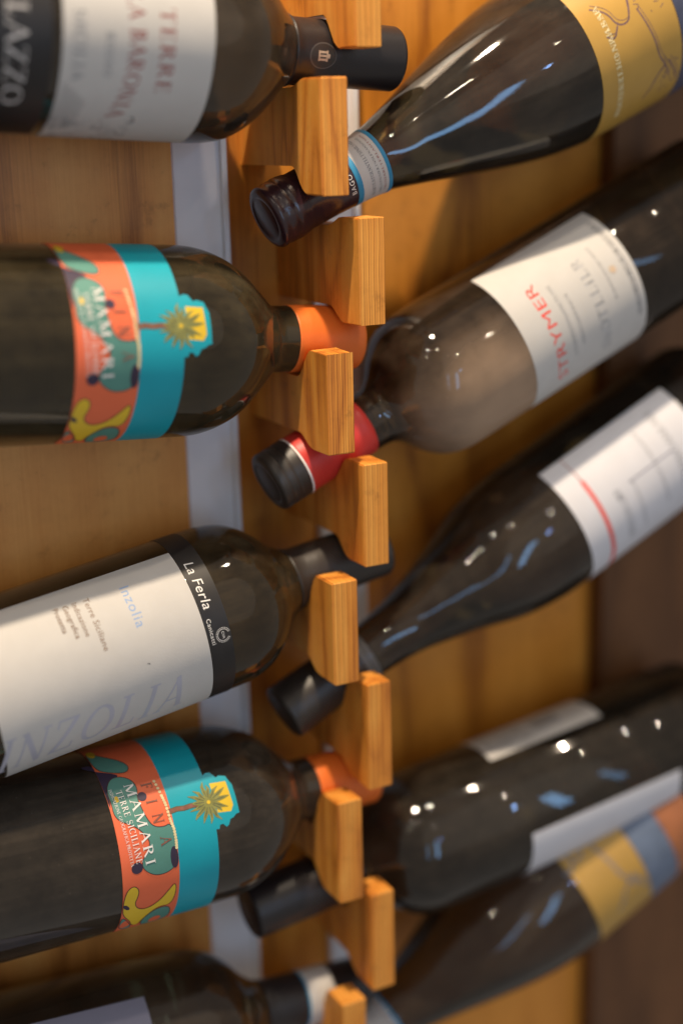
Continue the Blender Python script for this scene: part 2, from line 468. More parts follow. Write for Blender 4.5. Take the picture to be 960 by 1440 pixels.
# ------------------------------------------------------------------ bottles
def catmull(pts, step=1.5):
    out = []
    for i in range(len(pts) - 1):
        p0 = pts[max(0, i - 1)]; p1 = pts[i]; p2 = pts[i + 1]; p3 = pts[min(len(pts) - 1, i + 2)]
        # monotone-ish hermite
        def slope(a, b): return (b[1] - a[1]) / max(1e-6, b[0] - a[0])
        d = slope(p1, p2)
        m1 = 0.5 * (slope(p0, p1) + d) if i > 0 else d
        m2 = 0.5 * (d + slope(p2, p3)) if i + 2 < len(pts) else d
        if d == 0: m1 = m2 = 0
        else:
            m1 = max(min(m1 / d, 3), 0) * d; m2 = max(min(m2 / d, 3), 0) * d
        h = p2[0] - p1[0]
        n = 1 if abs(d) < 1e-6 else max(1, int(h / step))
        for k in range(n):
            t = k / n
            y = (2*t**3-3*t**2+1)*p1[1] + (t**3-2*t**2+t)*h*m1 + (-2*t**3+3*t**2)*p2[1] + (t**3-t**2)*h*m2
            out.append((p1[0] + h * t, y))
    out.append(pts[-1])
    return out

class Bottle:
    LEN = 300.0
    def __init__(self, tip, incl, side, prof, label, glass, front_t=150.0, name='wine_bottle'):
        a = radians(incl)
        d = Vector((-cos(a), 0, sin(a))) if side == 'L' else Vector((cos(a), 0, sin(a)))   # tip -> base
        tip = Vector(tip) * MM
        z = -d
        P = tip + d * (front_t * MM)
        v = FRONT - P
        x = (v - z * v.dot(z)).normalized()
        y = z.cross(x)
        mw = Matrix((x, y, z)).transposed().to_4x4()
        mw.translation = tip + d * (self.LEN * MM)
        self.e = bpy.data.objects.new(name, None)
        COL.objects.link(self.e)
        self.e.matrix_world = mw
        self.e.empty_display_size = 0.02
        tag(self.e, label, 'wine bottle', 'wine bottles lying on the pegs')
        self.prof = catmull(prof)
        R = prof[-1][1]
        self.R = R
        self.t0 = prof[0][0]
        q = self.t0
        full = [(q, 0.0), (q, self.prof[0][1] - 1.5), (q + 0.8, self.prof[0][1] - 0.4)] + [(t, r) for t, r in self.prof if t > q + 1.5] + \
               [(self.LEN - 6, R), (self.LEN - 2.5, R - 1.2), (self.LEN - 0.6, R - 4), (self.LEN, R - 8), (self.LEN - 14, R * 0.4), (self.LEN - 22, 0)]
        self.glass = link('glass_body', self.lathe(full, 96), glass, self.e, True)

    def r(self, t):
        p = self.prof
        if t <= p[0][0]: return p[0][1]
        for i in range(len(p) - 1):
            if t <= p[i + 1][0]:
                f = (t - p[i][0]) / max(1e-9, p[i + 1][0] - p[i][0])
                return p[i][1] * (1 - f) + p[i + 1][1] * f
        return p[-1][1]

    def lathe(self, pts, seg=72):
        bm = bmesh.new()
        rings = []
        for t, r in pts:
            z = (self.LEN - t) * MM
            if r < 1e-6:
                rings.append([bm.verts.new((0, 0, z))])
            else:
                rings.append([bm.verts.new((r * MM * cos(2*pi*k/seg), r * MM * sin(2*pi*k/seg), z)) for k in range(seg)])
        for a, b in zip(rings, rings[1:]):
            for k in range(seg):
                k2 = (k + 1) % seg
                if len(a) == 1 and len(b) == 1: continue
                if len(a) == 1: bm.faces.new((a[0], b[k], b[k2]))
                elif len(b) == 1: bm.faces.new((a[k], b[0], a[k2]))
                else: bm.faces.new((a[k], b[k], b[k2], a[k2]))
        bmesh.ops.recalc_face_normals(bm, faces=bm.faces)
        return bm_mesh(bm, 'lathe')

    def capsule(self, t1, mat, extra=0.35, ridges=(), name='capsule', t0=None, bead=None):
        """foil over the neck from the tip (or a band from t0) to t1"""
        pts = []
        if t0 is None:
            q = self.t0
            r0_ = self.r(q + 2) + extra
            pts = [(q - 0.3, 0.0), (q - 0.3, r0_ - 5.4), (q - 0.15, r0_ - 5.1), (q - 0.15, r0_ - 4.7), (q - 0.5, r0_ - 4.3), (q - 0.5, r0_ - 3.4), (q - 0.35, r0_ - 1.8), (q + 0.3, r0_ - 0.6), (q + 1.4, r0_)]
            ts = [q + 1.8 + i * (t1 - q - 1.8) / 40 for i in range(41)]
        else:
            ts = [t0 + i * (t1 - t0) / 12 for i in range(13)]
        for t in ts:
            rr = self.r(t) + extra
            for c, w, h in ridges:
                rr += h * math.exp(-((t - c) / w) ** 2)
            pts.append((t, rr))
        pts.append((t1 + 0.02, pts[-1][1] - 0.25))
        if t0 is not None:
            pts.insert(0, (t0 - 0.02, pts[0][1] - 0.25))
        return link(name, self.lathe(pts, 72), mat, self.e, True)

    # ---- flat print wrapped on the surface; geometry in mm: u around (reading direction), v towards the neck
    def wrap(self, name, groups, parent, layer, smooth=True):
        """groups: list of (material, [(verts2d, faces)...]); verts2d in (theta_deg, t)"""
        bm = bmesh.new()
        mats = []
        for gi, (mt, shapes) in enumerate(groups):
            if mt not in mats: mats.append(mt)
            mi = mats.index(mt)
            for si, (vs, fs) in enumerate(shapes):
                h = layer + gi * 0.035 + (si % 12) * 0.003
                bv = [bm.verts.new((radians(th) * self.R, -t, h)) for th, t in vs]
                for f in fs:
                    try:
                        fc = bm.faces.new([bv[i] for i in f]); fc.material_index = mi
                    except ValueError:
                        pass
        us = [v.co.x for v in bm.verts]; vs_ = [v.co.y for v in bm.verts]
        if not us:
            return None
        lo, hi, stp = min(us), max(us), 2.2
        k = math.ceil(lo / stp)
        while k * stp < hi:
            bmesh.ops.bisect_plane(bm, geom=bm.verts[:] + bm.edges[:] + bm.faces[:], plane_co=(k * stp, 0, 0), plane_no=(1, 0, 0), dist=1e-5)
            k += 1
        lo, hi, stp = min(vs_), max(vs_), 3.0
        k = math.ceil(lo / stp)
        while k * stp < hi:
            if k * stp > -112:
                bmesh.ops.bisect_plane(bm, geom=bm.verts[:] + bm.edges[:] + bm.faces[:], plane_co=(0, k * stp, 0), plane_no=(0, 1, 0), dist=1e-5)
            k += 1
        bmesh.ops.triangulate(bm, faces=[f for f in bm.faces if len(f.verts) > 4])
        for v in bm.verts:
            th = v.co.x / self.R; t = -v.co.y
            rr = (self.r(t) + v.co.z) * MM
            v.co = Vector((rr * cos(th), rr * sin(th), (self.LEN - t) * MM))
        for f in bm.faces:
            c = f.calc_center_median(); c.z = 0
            if f.normal.dot(c) < 0: pass
        bm.normal_update()
        for f in bm.faces:
            c = f.calc_center_median(); c.z = 0
            if f.normal.dot(c) < 0: f.normal_flip()
        return link(name, bm_mesh(bm, name), mats, parent, smooth)

    def label_sheet(self, th0, th1, t0, t1, mat, name='front_label', th=0.14, parent=None, corner=0.0):
        """paper sheet with thickness (its edge is a real step)"""
        bm = bmesh.new()
        nu = max(4, int(abs(th1 - th0) / 3)); nv = max(2, int((t1 - t0) / 8))
        if t0 < 112: nv = max(nv, int((t1 - t0) / 2))
        lay = []
        for h in (0.03, th):
            g = []
            for i in range(nu + 1):
                a = radians(th0 + (th1 - th0) * i / nu)
                row = []
                for j in range(nv + 1):
                    t = t0 + (t1 - t0) * j / nv
                    rr = (self.r(t) + h) * MM
                    row.append(bm.verts.new((rr * cos(a), rr * sin(a), (self.LEN - t) * MM)))
                g.append(row)
            lay.append(g)
        for h, g in enumerate(lay):
            for i in range(nu):
                for j in range(nv):
                    q = (g[i][j], g[i + 1][j], g[i + 1][j + 1], g[i][j + 1])
                    bm.faces.new(q if h else q[::-1])
        a, b = lay
        for i in range(nu):
            bm.faces.new((a[i][0], a[i+1][0], b[i+1][0], b[i][0])); bm.faces.new((a[i+1][nv], a[i][nv], b[i][nv], b[i+1][nv]))
        for j in range(nv):
            bm.faces.new((a[0][j+1], a[0][j], b[0][j], b[0][j+1])); bm.faces.new((a[nu][j], a[nu][j+1], b[nu][j+1], b[nu][j]))
        bmesh.ops.recalc_face_normals(bm, faces=bm.faces)
        for e in bm.edges:
            if len(e.link_faces) == 2 and e.calc_face_angle(0) > 0.6: e.smooth = False
        return link(name, bm_mesh(bm, name), mat, parent or self.e, True)

    # shape makers -> (verts(theta,t), faces)
    def mm2(self, u, v, th, t, rot=0.0, bend=0.0):
        """local print coordinates (u right, v up, mm) placed at angle th, distance t; rot ccw degrees"""
        c, s = cos(radians(rot)), sin(radians(rot))
        uu, vv = u * c - v * s, u * s + v * c
        return (th + degrees(uu / self.R), t - vv + bend * uu * uu)

    def neck(self, shapes, th, t, r=14.8):
        return [([(th + degrees(u / r), t - v) for u, v in vs], fs) for vs, fs in shapes]

    def place(self, shapes, th, t, rot=0.0, bend=0.0):
        return [([self.mm2(u, v, th, t, rot, bend) for u, v in vs], fs) for vs, fs in shapes]

# ---- 2-D shapes
def poly(pts):
    pts = list(pts)
    return (pts, [tuple(range(len(pts)))])

def ribbon(pts, w, closed=False):
    """stroke along a polyline, w = width or list of widths"""
    n = len(pts)
    W = w if isinstance(w, (list, tuple)) else [w] * n
    vs = []
    for i, (x, y) in enumerate(pts):
        a = pts[(i - 1) % n] if (closed or i > 0) else pts[i]
        b = pts[(i + 1) % n] if (closed or i < n - 1) else pts[i]
        dx, dy = b[0] - a[0], b[1] - a[1]
        l = math.hypot(dx, dy) or 1
        nx, ny = -dy / l * W[i] / 2, dx / l * W[i] / 2
        vs += [(x + nx, y + ny), (x - nx, y - ny)]
    fs = [(2*i, 2*i+1, 2*i+3, 2*i+2) for i in range(n - 1)]
    if closed: fs.append((2*n-2, 2*n-1, 1, 0))
    return (vs, fs)

def ellipse(cx, cy, rx, ry, n=20, a0=0, a1=360):
    return [(cx + rx * cos(radians(a0 + (a1 - a0) * i / n)), cy + ry * sin(radians(a0 + (a1 - a0) * i / n))) for i in range(n + (0 if a1 - a0 >= 360 else 1))]

_fonts = {}
def sans(body, h, shear=0.0, space=1.0, align='LEFT', wx=1.0):
    """default Blender font as flat mesh; h = capital height in mm"""
    cu = bpy.data.curves.new('t', 'FONT')
    cu.body = body; cu.size = 1.0; cu.shear = shear; cu.space_character = space
    cu.align_x = align
    cu.resolution_u = 3
    ob = bpy.data.objects.new('t', cu)
    COL.objects.link(ob)
    dg = bpy.context.evaluated_depsgraph_get()
    me = bpy.data.meshes.new_from_object(ob.evaluated_get(dg))
    k = h / 0.70
    vs = [(v.co.x * k * wx, v.co.y * k) for v in me.vertices]
    fs = [tuple(p.vertices) for p in me.polygons]
    bpy.data.objects.remove(ob); bpy.data.curves.remove(cu); bpy.data.meshes.remove(me)
    return [(vs, fs)]

# ---- a small serif capital alphabet drawn with thick and thin strokes (unit height)
TK, TN, SF = 0.135, 0.05, 0.045
def arc(cx, cy, rx, ry, a0, a1, n=14):
    return [(cx + rx * cos(radians(a0 + (a1 - a0) * i / n)), cy + ry * sin(radians(a0 + (a1 - a0) * i / n))) for i in range(n + 1)]
def swell(n, lo, hi, ph=0.0):
    return [lo + (hi - lo) * abs(sin(pi * (i / (n - 1)) + ph)) for i in range(n)]
def bar(x0, y0, x1, y1, w): return ribbon([(x0, y0), (x1, y1)], w)
def serif(x, y, w=0.30): return bar(x - w / 2, y, x + w / 2, y, SF)
def g_I(): return [bar(.17, 0, .17, 1, TK), serif(.17, .02), serif(.17, .98)], .34
def g_T(): return [bar(.36, 0, .36, .95, TK), serif(.36, .02), bar(.0, .97, .72, .97, TN), bar(.02, .99, .02, .78, TN), bar(.70, .99, .70, .78, TN)], .74
def g_E(): return [bar(.15, 0, .15, 1, TK), bar(.0, .975, .56, .975, TN), bar(.0, .025, .58, .025, TN), bar(.15, .52, .44, .52, TN), bar(.54, .98, .54, .80, TN), bar(.57, .02, .57, .22, TN), bar(.43, .62, .43, .42, TN)], .64
def g_F(): return [bar(.15, 0, .15, 1, TK), bar(.0, .975, .54, .975, TN), bar(.15, .52, .42, .52, TN), bar(.53, .98, .53, .78, TN), bar(.42, .62, .42, .42, TN), serif(.15, .02)], .58
def g_L(): return [bar(.15, 0, .15, 1, TK), serif(.15, .98), bar(.0, .025, .54, .025, TN), bar(.53, .02, .53, .24, TN)], .58
def g_R():
    a = arc(.26, .75, .26, .225, 90, -90)
    return [bar(.15, 0, .15, 1, TK), serif(.15, .02), bar(.0, .975, .28, .975, TN), ribbon(a, swell(len(a), TN, TK)), bar(.15, .525, .27, .525, TN), bar(.32, .52, .66, .0, TK * .9), bar(.60, .02, .74, .02, SF)], .72
def g_B():
    a = arc(.25, .76, .23, .215, 90, -90); b = arc(.27, .275, .28, .25, 90, -90)
    return [bar(.15, 0, .15, 1, TK), bar(.0, .975, .27, .975, TN), bar(.0, .025, .28, .025, TN), ribbon(a, swell(len(a), TN, TK)), bar(.15, .535, .27, .535, TN), ribbon(b, swell(len(b), TN, TK))], .64
def g_D():
    a = arc(.26, .5, .42, .475, 90, -90)
    return [bar(.15, 0, .15, 1, TK), bar(.0, .975, .28, .975, TN), bar(.0, .025, .28, .025, TN), ribbon(a, swell(len(a), TN, TK * 1.1))], .78
def g_O():
    a = ellipse(.42, .5, .36, .47, 28)
    return [ribbon(a, [TN + (TK - TN) * abs(cos(2 * pi * i / 28)) for i in range(28)], True)], .84
def g_C():
    a = arc(.42, .5, .36, .47, 50, 310, 20)
    return [ribbon(a, [TN + (TK - TN) * abs(cos(radians(50 + 260 * i / 20))) for i in range(21)]), bar(.66, .98, .66, .72, TN), bar(.66, .02, .66, .24, TN)], .74
def g_S():
    a = arc(.29, .74, .22, .235, 60, 255, 10) + arc(.29, .265, .24, .245, 78, -150, 12)
    return [ribbon(a, [TN + (TK - TN) * sin(pi * i / (len(a) - 1)) ** 2 for i in range(len(a))]), bar(.47, .97, .47, .75, TN), bar(.07, .03, .07, .26, TN)], .56
def g_A(): return [bar(.06, .0, .36, 1, TN * 1.2), bar(.34, 1.0, .68, .0, TK), bar(.18, .36, .53, .36, TN), bar(-.05, .02, .17, .02, SF), bar(.56, .02, .80, .02, SF)], .74
def g_M(): return [bar(.10, 0, .13, 1, TN * 1.2), bar(.13, 1.0, .46, .05, TK), bar(.46, .05, .78, 1, TN * 1.2), bar(.80, 0, .78, 1, TK), bar(.0, .02, .20, .02, SF), bar(.68, .02, .94, .02, SF), bar(.0, .98, .16, .98, SF), bar(.76, .98, .93, .98, SF)], .95
def g_N(): return [bar(.10, 0, .10, 1, TN * 1.2), bar(.08, 1.0, .66, .0, TK), bar(.66, 0, .66, 1, TN * 1.2), bar(.0, .02, .21, .02, SF), bar(.55, .98, .78, .98, SF), bar(-.02, .98, .14, .98, SF)], .78
def g_Z(): return [bar(.03, .975, .60, .975, TN), bar(.54, .97, .08, .03, TK), bar(.03, .025, .62, .025, TN), bar(.05, .99, .05, .78, TN), bar(.61, .02, .61, .24, TN)], .66
def g_G():
    s, w = g_C(); return s[:1] + [bar(.66, .98, .66, .74, TN), bar(.66, .02, .66, .42, TK), bar(.54, .42, .78, .42, SF)], .82
def g_P():
    a = arc(.26, .73, .28, .245, 90, -90)
    return [bar(.15, 0, .15, 1, TK), serif(.15, .02), bar(.0, .975, .28, .975, TN), ribbon(a, swell(len(a), TN, TK)), bar(.15, .485, .27, .485, TN)], .58
GL = dict(I=g_I, T=g_T, E=g_E, F=g_F, L=g_L, R=g_R, B=g_B, D=g_D, O=g_O, C=g_C, S=g_S, A=g_A, M=g_M, N=g_N, Z=g_Z, G=g_G, P=g_P)

def serif_text(body, h, track=0.10, width=None, slant=0.0, center=False):
    """serif capitals, h = height in mm; width stretches the line to that length"""
    x, out = 0.0, []
    for ch in body:
        if ch == ' ':
            x += 0.42; continue
        st, w = GL[ch]()
        for vs, fs in st:
            out.append(([(vx + x + slant * vy, vy) for vx, vy in vs], fs))
        x += w + track
    tot = max(0.1, x - track)
    kx = (width / tot) if width else h
    off = -tot / 2 if center else 0
    return [([((vx + off) * kx, vy * h) for vx, vy in vs], fs) for vs, fs in out]

def scribble(n, length, h, seed, gap=0.25, jitter=0.3):
    """row of small upright marks: print too blurred to read"""
    rnd = random.Random(seed)
    out = []; x = 0; step = length / n
    for i in range(n):
        if rnd.random() > gap * 0.5:
            hh = h * rnd.uniform(1 - jitter, 1)
            w = step * rnd.uniform(.18, .30)
            k = rnd.randrange(3)
            out.append(bar(x, 0, x, hh, w))
            if k: out.append(bar(x, hh * (.5 if k == 1 else .93), x + step * .6, hh * (.5 if k == 1 else .93), w * .7))
            if k == 2: out.append(bar(x + step * .55, 0, x + step * .55, hh * .9, w))
        x += step
    return out

def blurred(n, length, h, seed):
    """line of print too far out of focus to read in the photograph"""
    rnd = random.Random(seed)
    return serif_text(''.join(rnd.choice('AEINORSTL') for _ in range(n)), h, .14, width=length)

# profiles (mm from the tip, radius)
P_BORD = [(0, 14.2), (20, 14.3), (56, 14.4), (61, 15.2), (65, 17.5), (70, 21.5), (78, 29.8), (86, 35.6), (95, 38.6), (106, 39.5), (294, 39.5)]
P_MAM = [(5, 15.2), (20, 15.3), (48, 15.6), (51.5, 17.0), (54.5, 20), (61, 26.5), (69, 33.6), (78, 38.8), (89, 42.2), (101, 43.0), (294, 43.0)]
P_TER = [(3, 14.2), (20, 14.3), (56, 14.4), (60, 15.6), (66, 21), (73, 28.5), (80, 34.5), (89, 39.7), (99, 42.0), (111, 42.5), (294, 42.5)]
P_SPK = [(0, 14.4), (13, 14.6), (17, 13.6), (40, 13.9), (60, 15.4), (80, 20.6), (100, 26.6), (118, 32), (135, 36.6), (150, 39.8), (165, 41.8), (180, 42.5), (294, 42.5)]
P_BURG = [(0, 14.2), (20, 13.9), (45, 13.8), (60, 14.3), (78, 16.5), (95, 20.8), (113, 26.4), (135, 34), (150, 37), (162, 38.3), (174, 38.6), (294, 38.6)]
P_R2 = [(0, 14.4), (15, 14.5), (56, 14.6), (66, 15.6), (71, 19), (78, 27), (86, 34), (95, 37.6), (108, 38.6), (294, 38.6)]

# ---- L1: white label, red serif capitals -----------------------------------------------------
b = Bottle((55.2, 37, 202.3), 3.8, 'L', P_TER, 'dark wine bottle with white label in red capitals and black capsule, at the top', M['brown_glass'])
cap = b.capsule(60.5, M['cap_black'], ridges=((38, .5, .25), (36.4, .5, .25)))
med = b.wrap('medallion', [(M['cap_brown'], b.neck([poly(ellipse(0, 0, 5.6, 6.4, 24))], 4, 47)),
    (M['cap_grey'], b.neck([ribbon(ellipse(0, 0, 5.6, 6.4, 28), .4, True)], 4, 47)),
    (M['gilt'], b.neck([bar(-2.4, 1.9, 2.4, 1.9, .8), bar(-2.2, -2.0, 2.2, -2.0, .8), bar(-1.6, -2, -1.6, 2, .9), bar(0, -2, 0, 2, .9), bar(1.6, -2, 1.6, 2, .9), bar(-.9, 2.8, .9, 2.8, 1.0)], 4, 47))], cap, 0.42)
lab = b.label_sheet(-120, 78, 111, 174.5, M['paper'])
b.wrap('lettering', [
    (M['red_print'], b.place(serif_text('TERRE', 6.4, .16, width=33.5), -16.5, 134.5)),
    (M['red_print'], b.place(serif_text('DELLA BARONIA', 6.6, .14, width=69, center=True), 1, 147.2, 0, .0042)),
    (M['grey_print'], b.place(serif_text('ROSSO', 3.4, .3, width=17), -2, 157)),
    (M['grey_print'], b.place(serif_text('SICILIA', 4.6, .2, width=27), -12, 169.8)),
    ], lab, 0.16)
rnd = random.Random(4)
sk = []
for i in range(70):
    u, v = rnd.uniform(-7, 11), rnd.uniform(-16, 22)
    l = rnd.uniform(1.5, 5); a = rnd.uniform(0, pi)
    sk.append(ribbon([(u, v), (u + l * cos(a) * .5, v + l * sin(a) * .6), (u + l * cos(a + .5), v + l * sin(a + .5))], rnd.uniform(.15, .55)))
for i in range(9):
    v = -14 + i * 1.2
    sk.append(ribbon([(-26 + i, v + 3), (-12, v + 1.5), (0, v)], .25))
b.wrap('vineyard_drawing', [(M['grey_print'], b.place(sk[:40], 62, 160)), (M['dark_grey_print'], b.place(sk[40:], 61, 161))], lab, 0.17)
low = b.label_sheet(-120, 74, 178.5, 215, M['black_print'], 'lower_label')
b.wrap('lettering', [(M['silver'], b.place(serif_text('MILAZZO', 8.5, .12, width=56, center=True), 4, 196.5))], low, 0.16)

# ---- L2 and L4: patterned teal and orange label ----------------------------------------------
ART = {
 'purple': [(163.1, -51.4), (157.4, -44.8), (145.4, -37.2), (152.1, -34.6), (155.1, -29.0), (155.4, -19.4), (156.0, -15), (156.4, -28.9), (156.4, -42.3), (156.4, -51)],
 'green1': [(156.2, -68.7), (150.8, -59.2), (142.4, -48.1), (140.5, -41.5), (143.4, -37.5), (151.0, -40.7), (156.2, -45.9)],
 'green2': [(154.3, -30.9), (151.3, -35.9), (146.6, -36.1), (142.2, -31.6), (141.0, -25.4), (142.6, -19.2), (142.1, -12.7), (140.8, -5.1), (138.6, 0.4), (133.7, 1.9), (130.6, 0.5), (129.3, 6.9), (129.6, 15.0), (130.6, 26.9), (134.6, 30.2), (140.2, 30.3), (144.7, 26.5), (146.8, 22.0), (145.9, 17.4), (142.7, 13.1), (141.5, 7.6), (144.7, 0.8), (148.5, -3.9), (153.3, -7.3), (155.3, -12.1), (154.9, -18.2), (155.4, -24.9)],
 'yellow': [(154.2, 35.4), (151.0, 33.5), (148.7, 37.0), (149.1, 41.9), (150.7, 47.5), (148.5, 53.2), (144.1, 55.1), (138.8, 51.1), (134.5, 43.9), (131.0, 38.1), (130.4, 46.5), (132.4, 57.5), (138.4, 56.1), (142.5, 61.1), (145.4, 68.1), (146.2, 76.3), (149.6, 73.3), (151.6, 64.3), (155.7, 55.8), (156.2, 48.7), (155.8, 41.8)],
 'teal3': [(145.9, 69.6), (141.8, 60.3), (136.5, 57.2), (131.5, 60.6), (131.0, 80.1), (142.7, 84.2)],
 'teal4': [(156.2, 59.7), (154.6, 59.6), (150.6, 70.0), (149.3, 78.0), (152, 80), (156.2, 72.4)],
 'gold': [(132.4, -27), (131.3, -16.8), (130.6, -10.4), (130.3, -1.9), (129.4, 4.5), (129.3, 11.5), (129.6, 17.4)],
}
def closed_smooth(pts, it=1):
    for _ in range(it):
        q = []
        n = len(pts)
        for i in range(n):
            a, c = pts[i], pts[(i + 1) % n]
            q.append((a[0] * .75 + c[0] * .25, a[1] * .75 + c[1] * .25))
            q.append((a[0] * .25 + c[0] * .75, a[1] * .25 + c[1] * .75))
        pts = q
    return pts

def patterned_bottle(tip, incl, dth, label, glass, dirt):
    b = Bottle(tip, incl, 'L', P_MAM, label, glass)
    K = b.R * pi / 180
    S = lambda pts: [(th + dth, t) for t, th in pts]
    def line(pts, w, closed=True):                      # outline stroke: work in mm then back to (theta,t)
        mm = [(th * K, t) for th, t in pts]
        vs, fs = ribbon(mm, w, closed)
        return ([(u / K, t) for u, t in vs], fs)
    cap = b.capsule(40.5, M['cap_orange'])
    # teal sheet with the cut-out palm tongue
    lab = b.label_sheet(-100 + dth, 84 + dth, 109.2, 129.4, M['teal'])
    ext = [(111.3, -25.6), (109.0, -23.4), (107.3, -24.6), (105.3, -24.2), (104.0, -21.5), (103.4, -20.1), (101.6, -20.9), (98.6, -19.6), (98.0, -17), (96.8, -13.4), (96.6, -5), (96.5, 4.6), (98.2, 4.9), (99.8, 6.6), (101.5, 7.2), (102.6, 10.2), (103.9, 11.3), (105.4, 9.0), (107.0, 9.1), (107.6, 11.6), (109.3, 11.2), (109.8, -7)]
    leaves, veins = [], []
    rnd = random.Random(11)
    for i in range(15):
        a = 2 * pi * i / 15 + rnd.uniform(-.1, .1)
        L = rnd.uniform(8.2, 11.2)
        pts = [(f * L * cos(a), f * L * sin(a) + 1.2 * f * f * rnd.uniform(-1, 1)) for f in (0, .25, .5, .75, 1)]
        leaves.append(ribbon(pts, [.5, 1.7, 2.1, 1.5, .2]))
        veins.append(ribbon(pts[1:4], [.3, .45, .2]))
    sun = [(107.4, -17.2), (99.4, -16.4), (98.8, -0.9), (100.4, 2.6), (107.0, 1.6)]
    tr = [(129.6, -6.0), (126, -6.6), (122.7, -6.0), (119, -6.4), (114.0, -6.1)]
    b.wrap('palm_tongue', [
        (M['teal'], [poly(S(ext))]),
        (M['yellow'], [poly(S(sun))]),
        (M['palm_dark'], [line(S(tr), 2.5, False)]),
        (M['trunk'], [line(S(tr), 1.7, False)]),
        (M['palm'], b.place(leaves, -6 + dth, 110.3)),
        (M['palm_dark'], b.place(veins, -6 + dth, 110.3)),
        (M['yellow'], b.place([poly(ellipse(0, 0, .9, .9, 10))], -6 + dth, 110.3)),
        ], lab, 0.15)
    pat = b.label_sheet(-100 + dth, 84 + dth, 129.0, 156.4, M['orange'], 'patterned_strip', th=0.17)
    sm = {k: closed_smooth(S(v), 2) for k, v in ART.items() if k != 'gold'}
    dots = [(140.2, -19.1, 2.2, 2.2), (149.1, 22.4, 2.7, 2.7), (131.0, 21.5, 1.9, 5.2)]
    gl = []
    gp = S(ART['gold'])
    for i in range(len(gp) - 1):
        for f in (0, .25, .5, .75):
            th = gp[i][0] * (1 - f) + gp[i + 1][0] * f; t = gp[i][1] * (1 - f) + gp[i + 1][1] * f
            gl.append(poly(b.mm2(x, y, th, t) for x, y in ellipse(0, 0, .75, .75, 8)))
    b.wrap('artwork', [
        (M['purple'], [poly(sm['purple'])]),
        (M['green'], [poly(sm['green1']), poly(sm['green2']), poly(sm['teal3']), poly(sm['teal4'])]),
        (M['yellow'], [poly(sm['yellow']), poly(b.mm2(x, y, -64 + dth, 153.6) for x, y in ellipse(0, 0, 4, 2, 14)), poly(b.mm2(x, y, -21 + dth, 152) for x, y in ellipse(0, 0, 1.6, 1.1, 10))]),
        (M['orange'], [poly(b.mm2(x, y, 69 + dth, 153.2) for x, y in ellipse(0, 0, 4.5, 2.6, 14)), poly(b.mm2(x, y, 74 + dth, 138) for x, y in ellipse(0, 0, 4, 3, 14)), poly(b.mm2(x, y, -60 + dth, 137) for x, y in ellipse(0, 0, 5, 1.5, 14))]),
        (M['purple'], [poly(b.mm2(x, y, th + dth, t) for x, y in ellipse(0, 0, rt, rl, 18)) for t, th, rl, rt in dots] + [poly(b.mm2(x, y, 49 + dth, 154.5, 40) for x, y in ellipse(0, 0, 2.3, 1.0, 12))]),
        (M['outline'], [line(sm[k], .32) for k in ('green1', 'green2', 'yellow', 'teal3', 'teal4')]),
        (M['cream_ink'], gl),
        ], pat, 0.19)
    fin = []
    for ch, th, t, mm_ in (('F', -28.2, 139.4, 0), ('I', -16.8, 139.5, 0), ('N', -7.5, 138.6, 0), ('A', 6.5, 137.0, 0)):
        fin += b.place(serif_text(ch, 5.2), th + dth + 1, t - .4)
    b.wrap('lettering', [
        (M['trunk'], fin),
        (M['white_print'], b.place(serif_text('MAMARI', 4.6, .22, width=38.5), -29.0 + dth, 146.9, 3.0)),
        (M['white_print'], b.place(serif_text('TERRE SICILIANE', 2.9, .16, width=34.5), -26 + dth, 151.4, 3.6)),
        (M['white_print'], b.place(serif_text('INDICAZIONE GEOGRAFICA PROTETTA', 1.5, .12, width=36.5), -28 + dth, 154.4, 3.8)),
        ], pat, 0.46)
    return b
patterned_bottle((32.7, 37, 74.4), 3.7, -2.6, 'olive wine bottle with teal and orange patterned label, second from top on the left', M['olive_glass'], 1)
patterned_bottle((37.4, 37, -154.5), 0.4, 0.0, 'dark wine bottle with teal and orange patterned label, below the large white label bottle', M['brown_glass'], 0)

# ---- L3: large white label -------------------------------------------------------------------
b = Bottle((50.4, 37, -31.1), -9.5, 'L', [(9, 14.2)] + P_BORD[1:], 'brown wine bottle with large plain white label and black shoulder band', M['amber_glass'])
b.capsule(62.5, M['cap_brown'])
lab = b.label_sheet(-49.8, 118, 122.3, 220.5, M['paper'])
band = b.label_sheet(-88, 118, 110.8, 122.0, M['black_print'], 'shoulder_band')
dots = []
for i in range(26):
    a = 2 * pi * i / 26
    if 1.2 < a < 1.9: continue
    for r_ in (2.7, 3.4):
        dots.append(poly(ellipse(r_ * cos(a), r_ * sin(a), .24, .24, 6)))
b.wrap('lettering', [
    (M['white_print'], b.place(sans('La Ferla', 4.6, shear=0.12, space=1.05, wx=1.12), -36.0, 119.6, -1.0)),
    (M['white_print'], b.place(sans('Canicattì', 2.0, space=1.1, wx=1.1), 6.0, 120.6)),
    (M['white_print'], b.place(dots, 19.5, 114.6)),
    (M['white_print'], b.place(sans('CVA', 1.25, align='CENTER'), 19.5, 115.2)),
    ], band, 0.16)
b.wrap('lettering', [
    (M['blue_print'], b.place(sans('Inzolia', 4.6, space=1.14, wx=1.08), -34.5, 151.5)),
    (M['brown_print'], b.place(sans('Terre Siciliane', 2.75, space=1.04, wx=1.10), -35.0, 168.6)),
    (M['brown_print'], b.place(sans('Indicazione', 2.5, space=1.04, wx=1.04), -34.6, 173.9)),
    (M['brown_print'], b.place(sans('Geografica', 2.5, space=1.04, wx=1.04), -34.6, 178.2)),
    (M['brown_print'], b.place(sans('Protetta', 2.5, space=1.04, wx=1.04), -34.9, 182.6)),
    ], lab, 0.17)
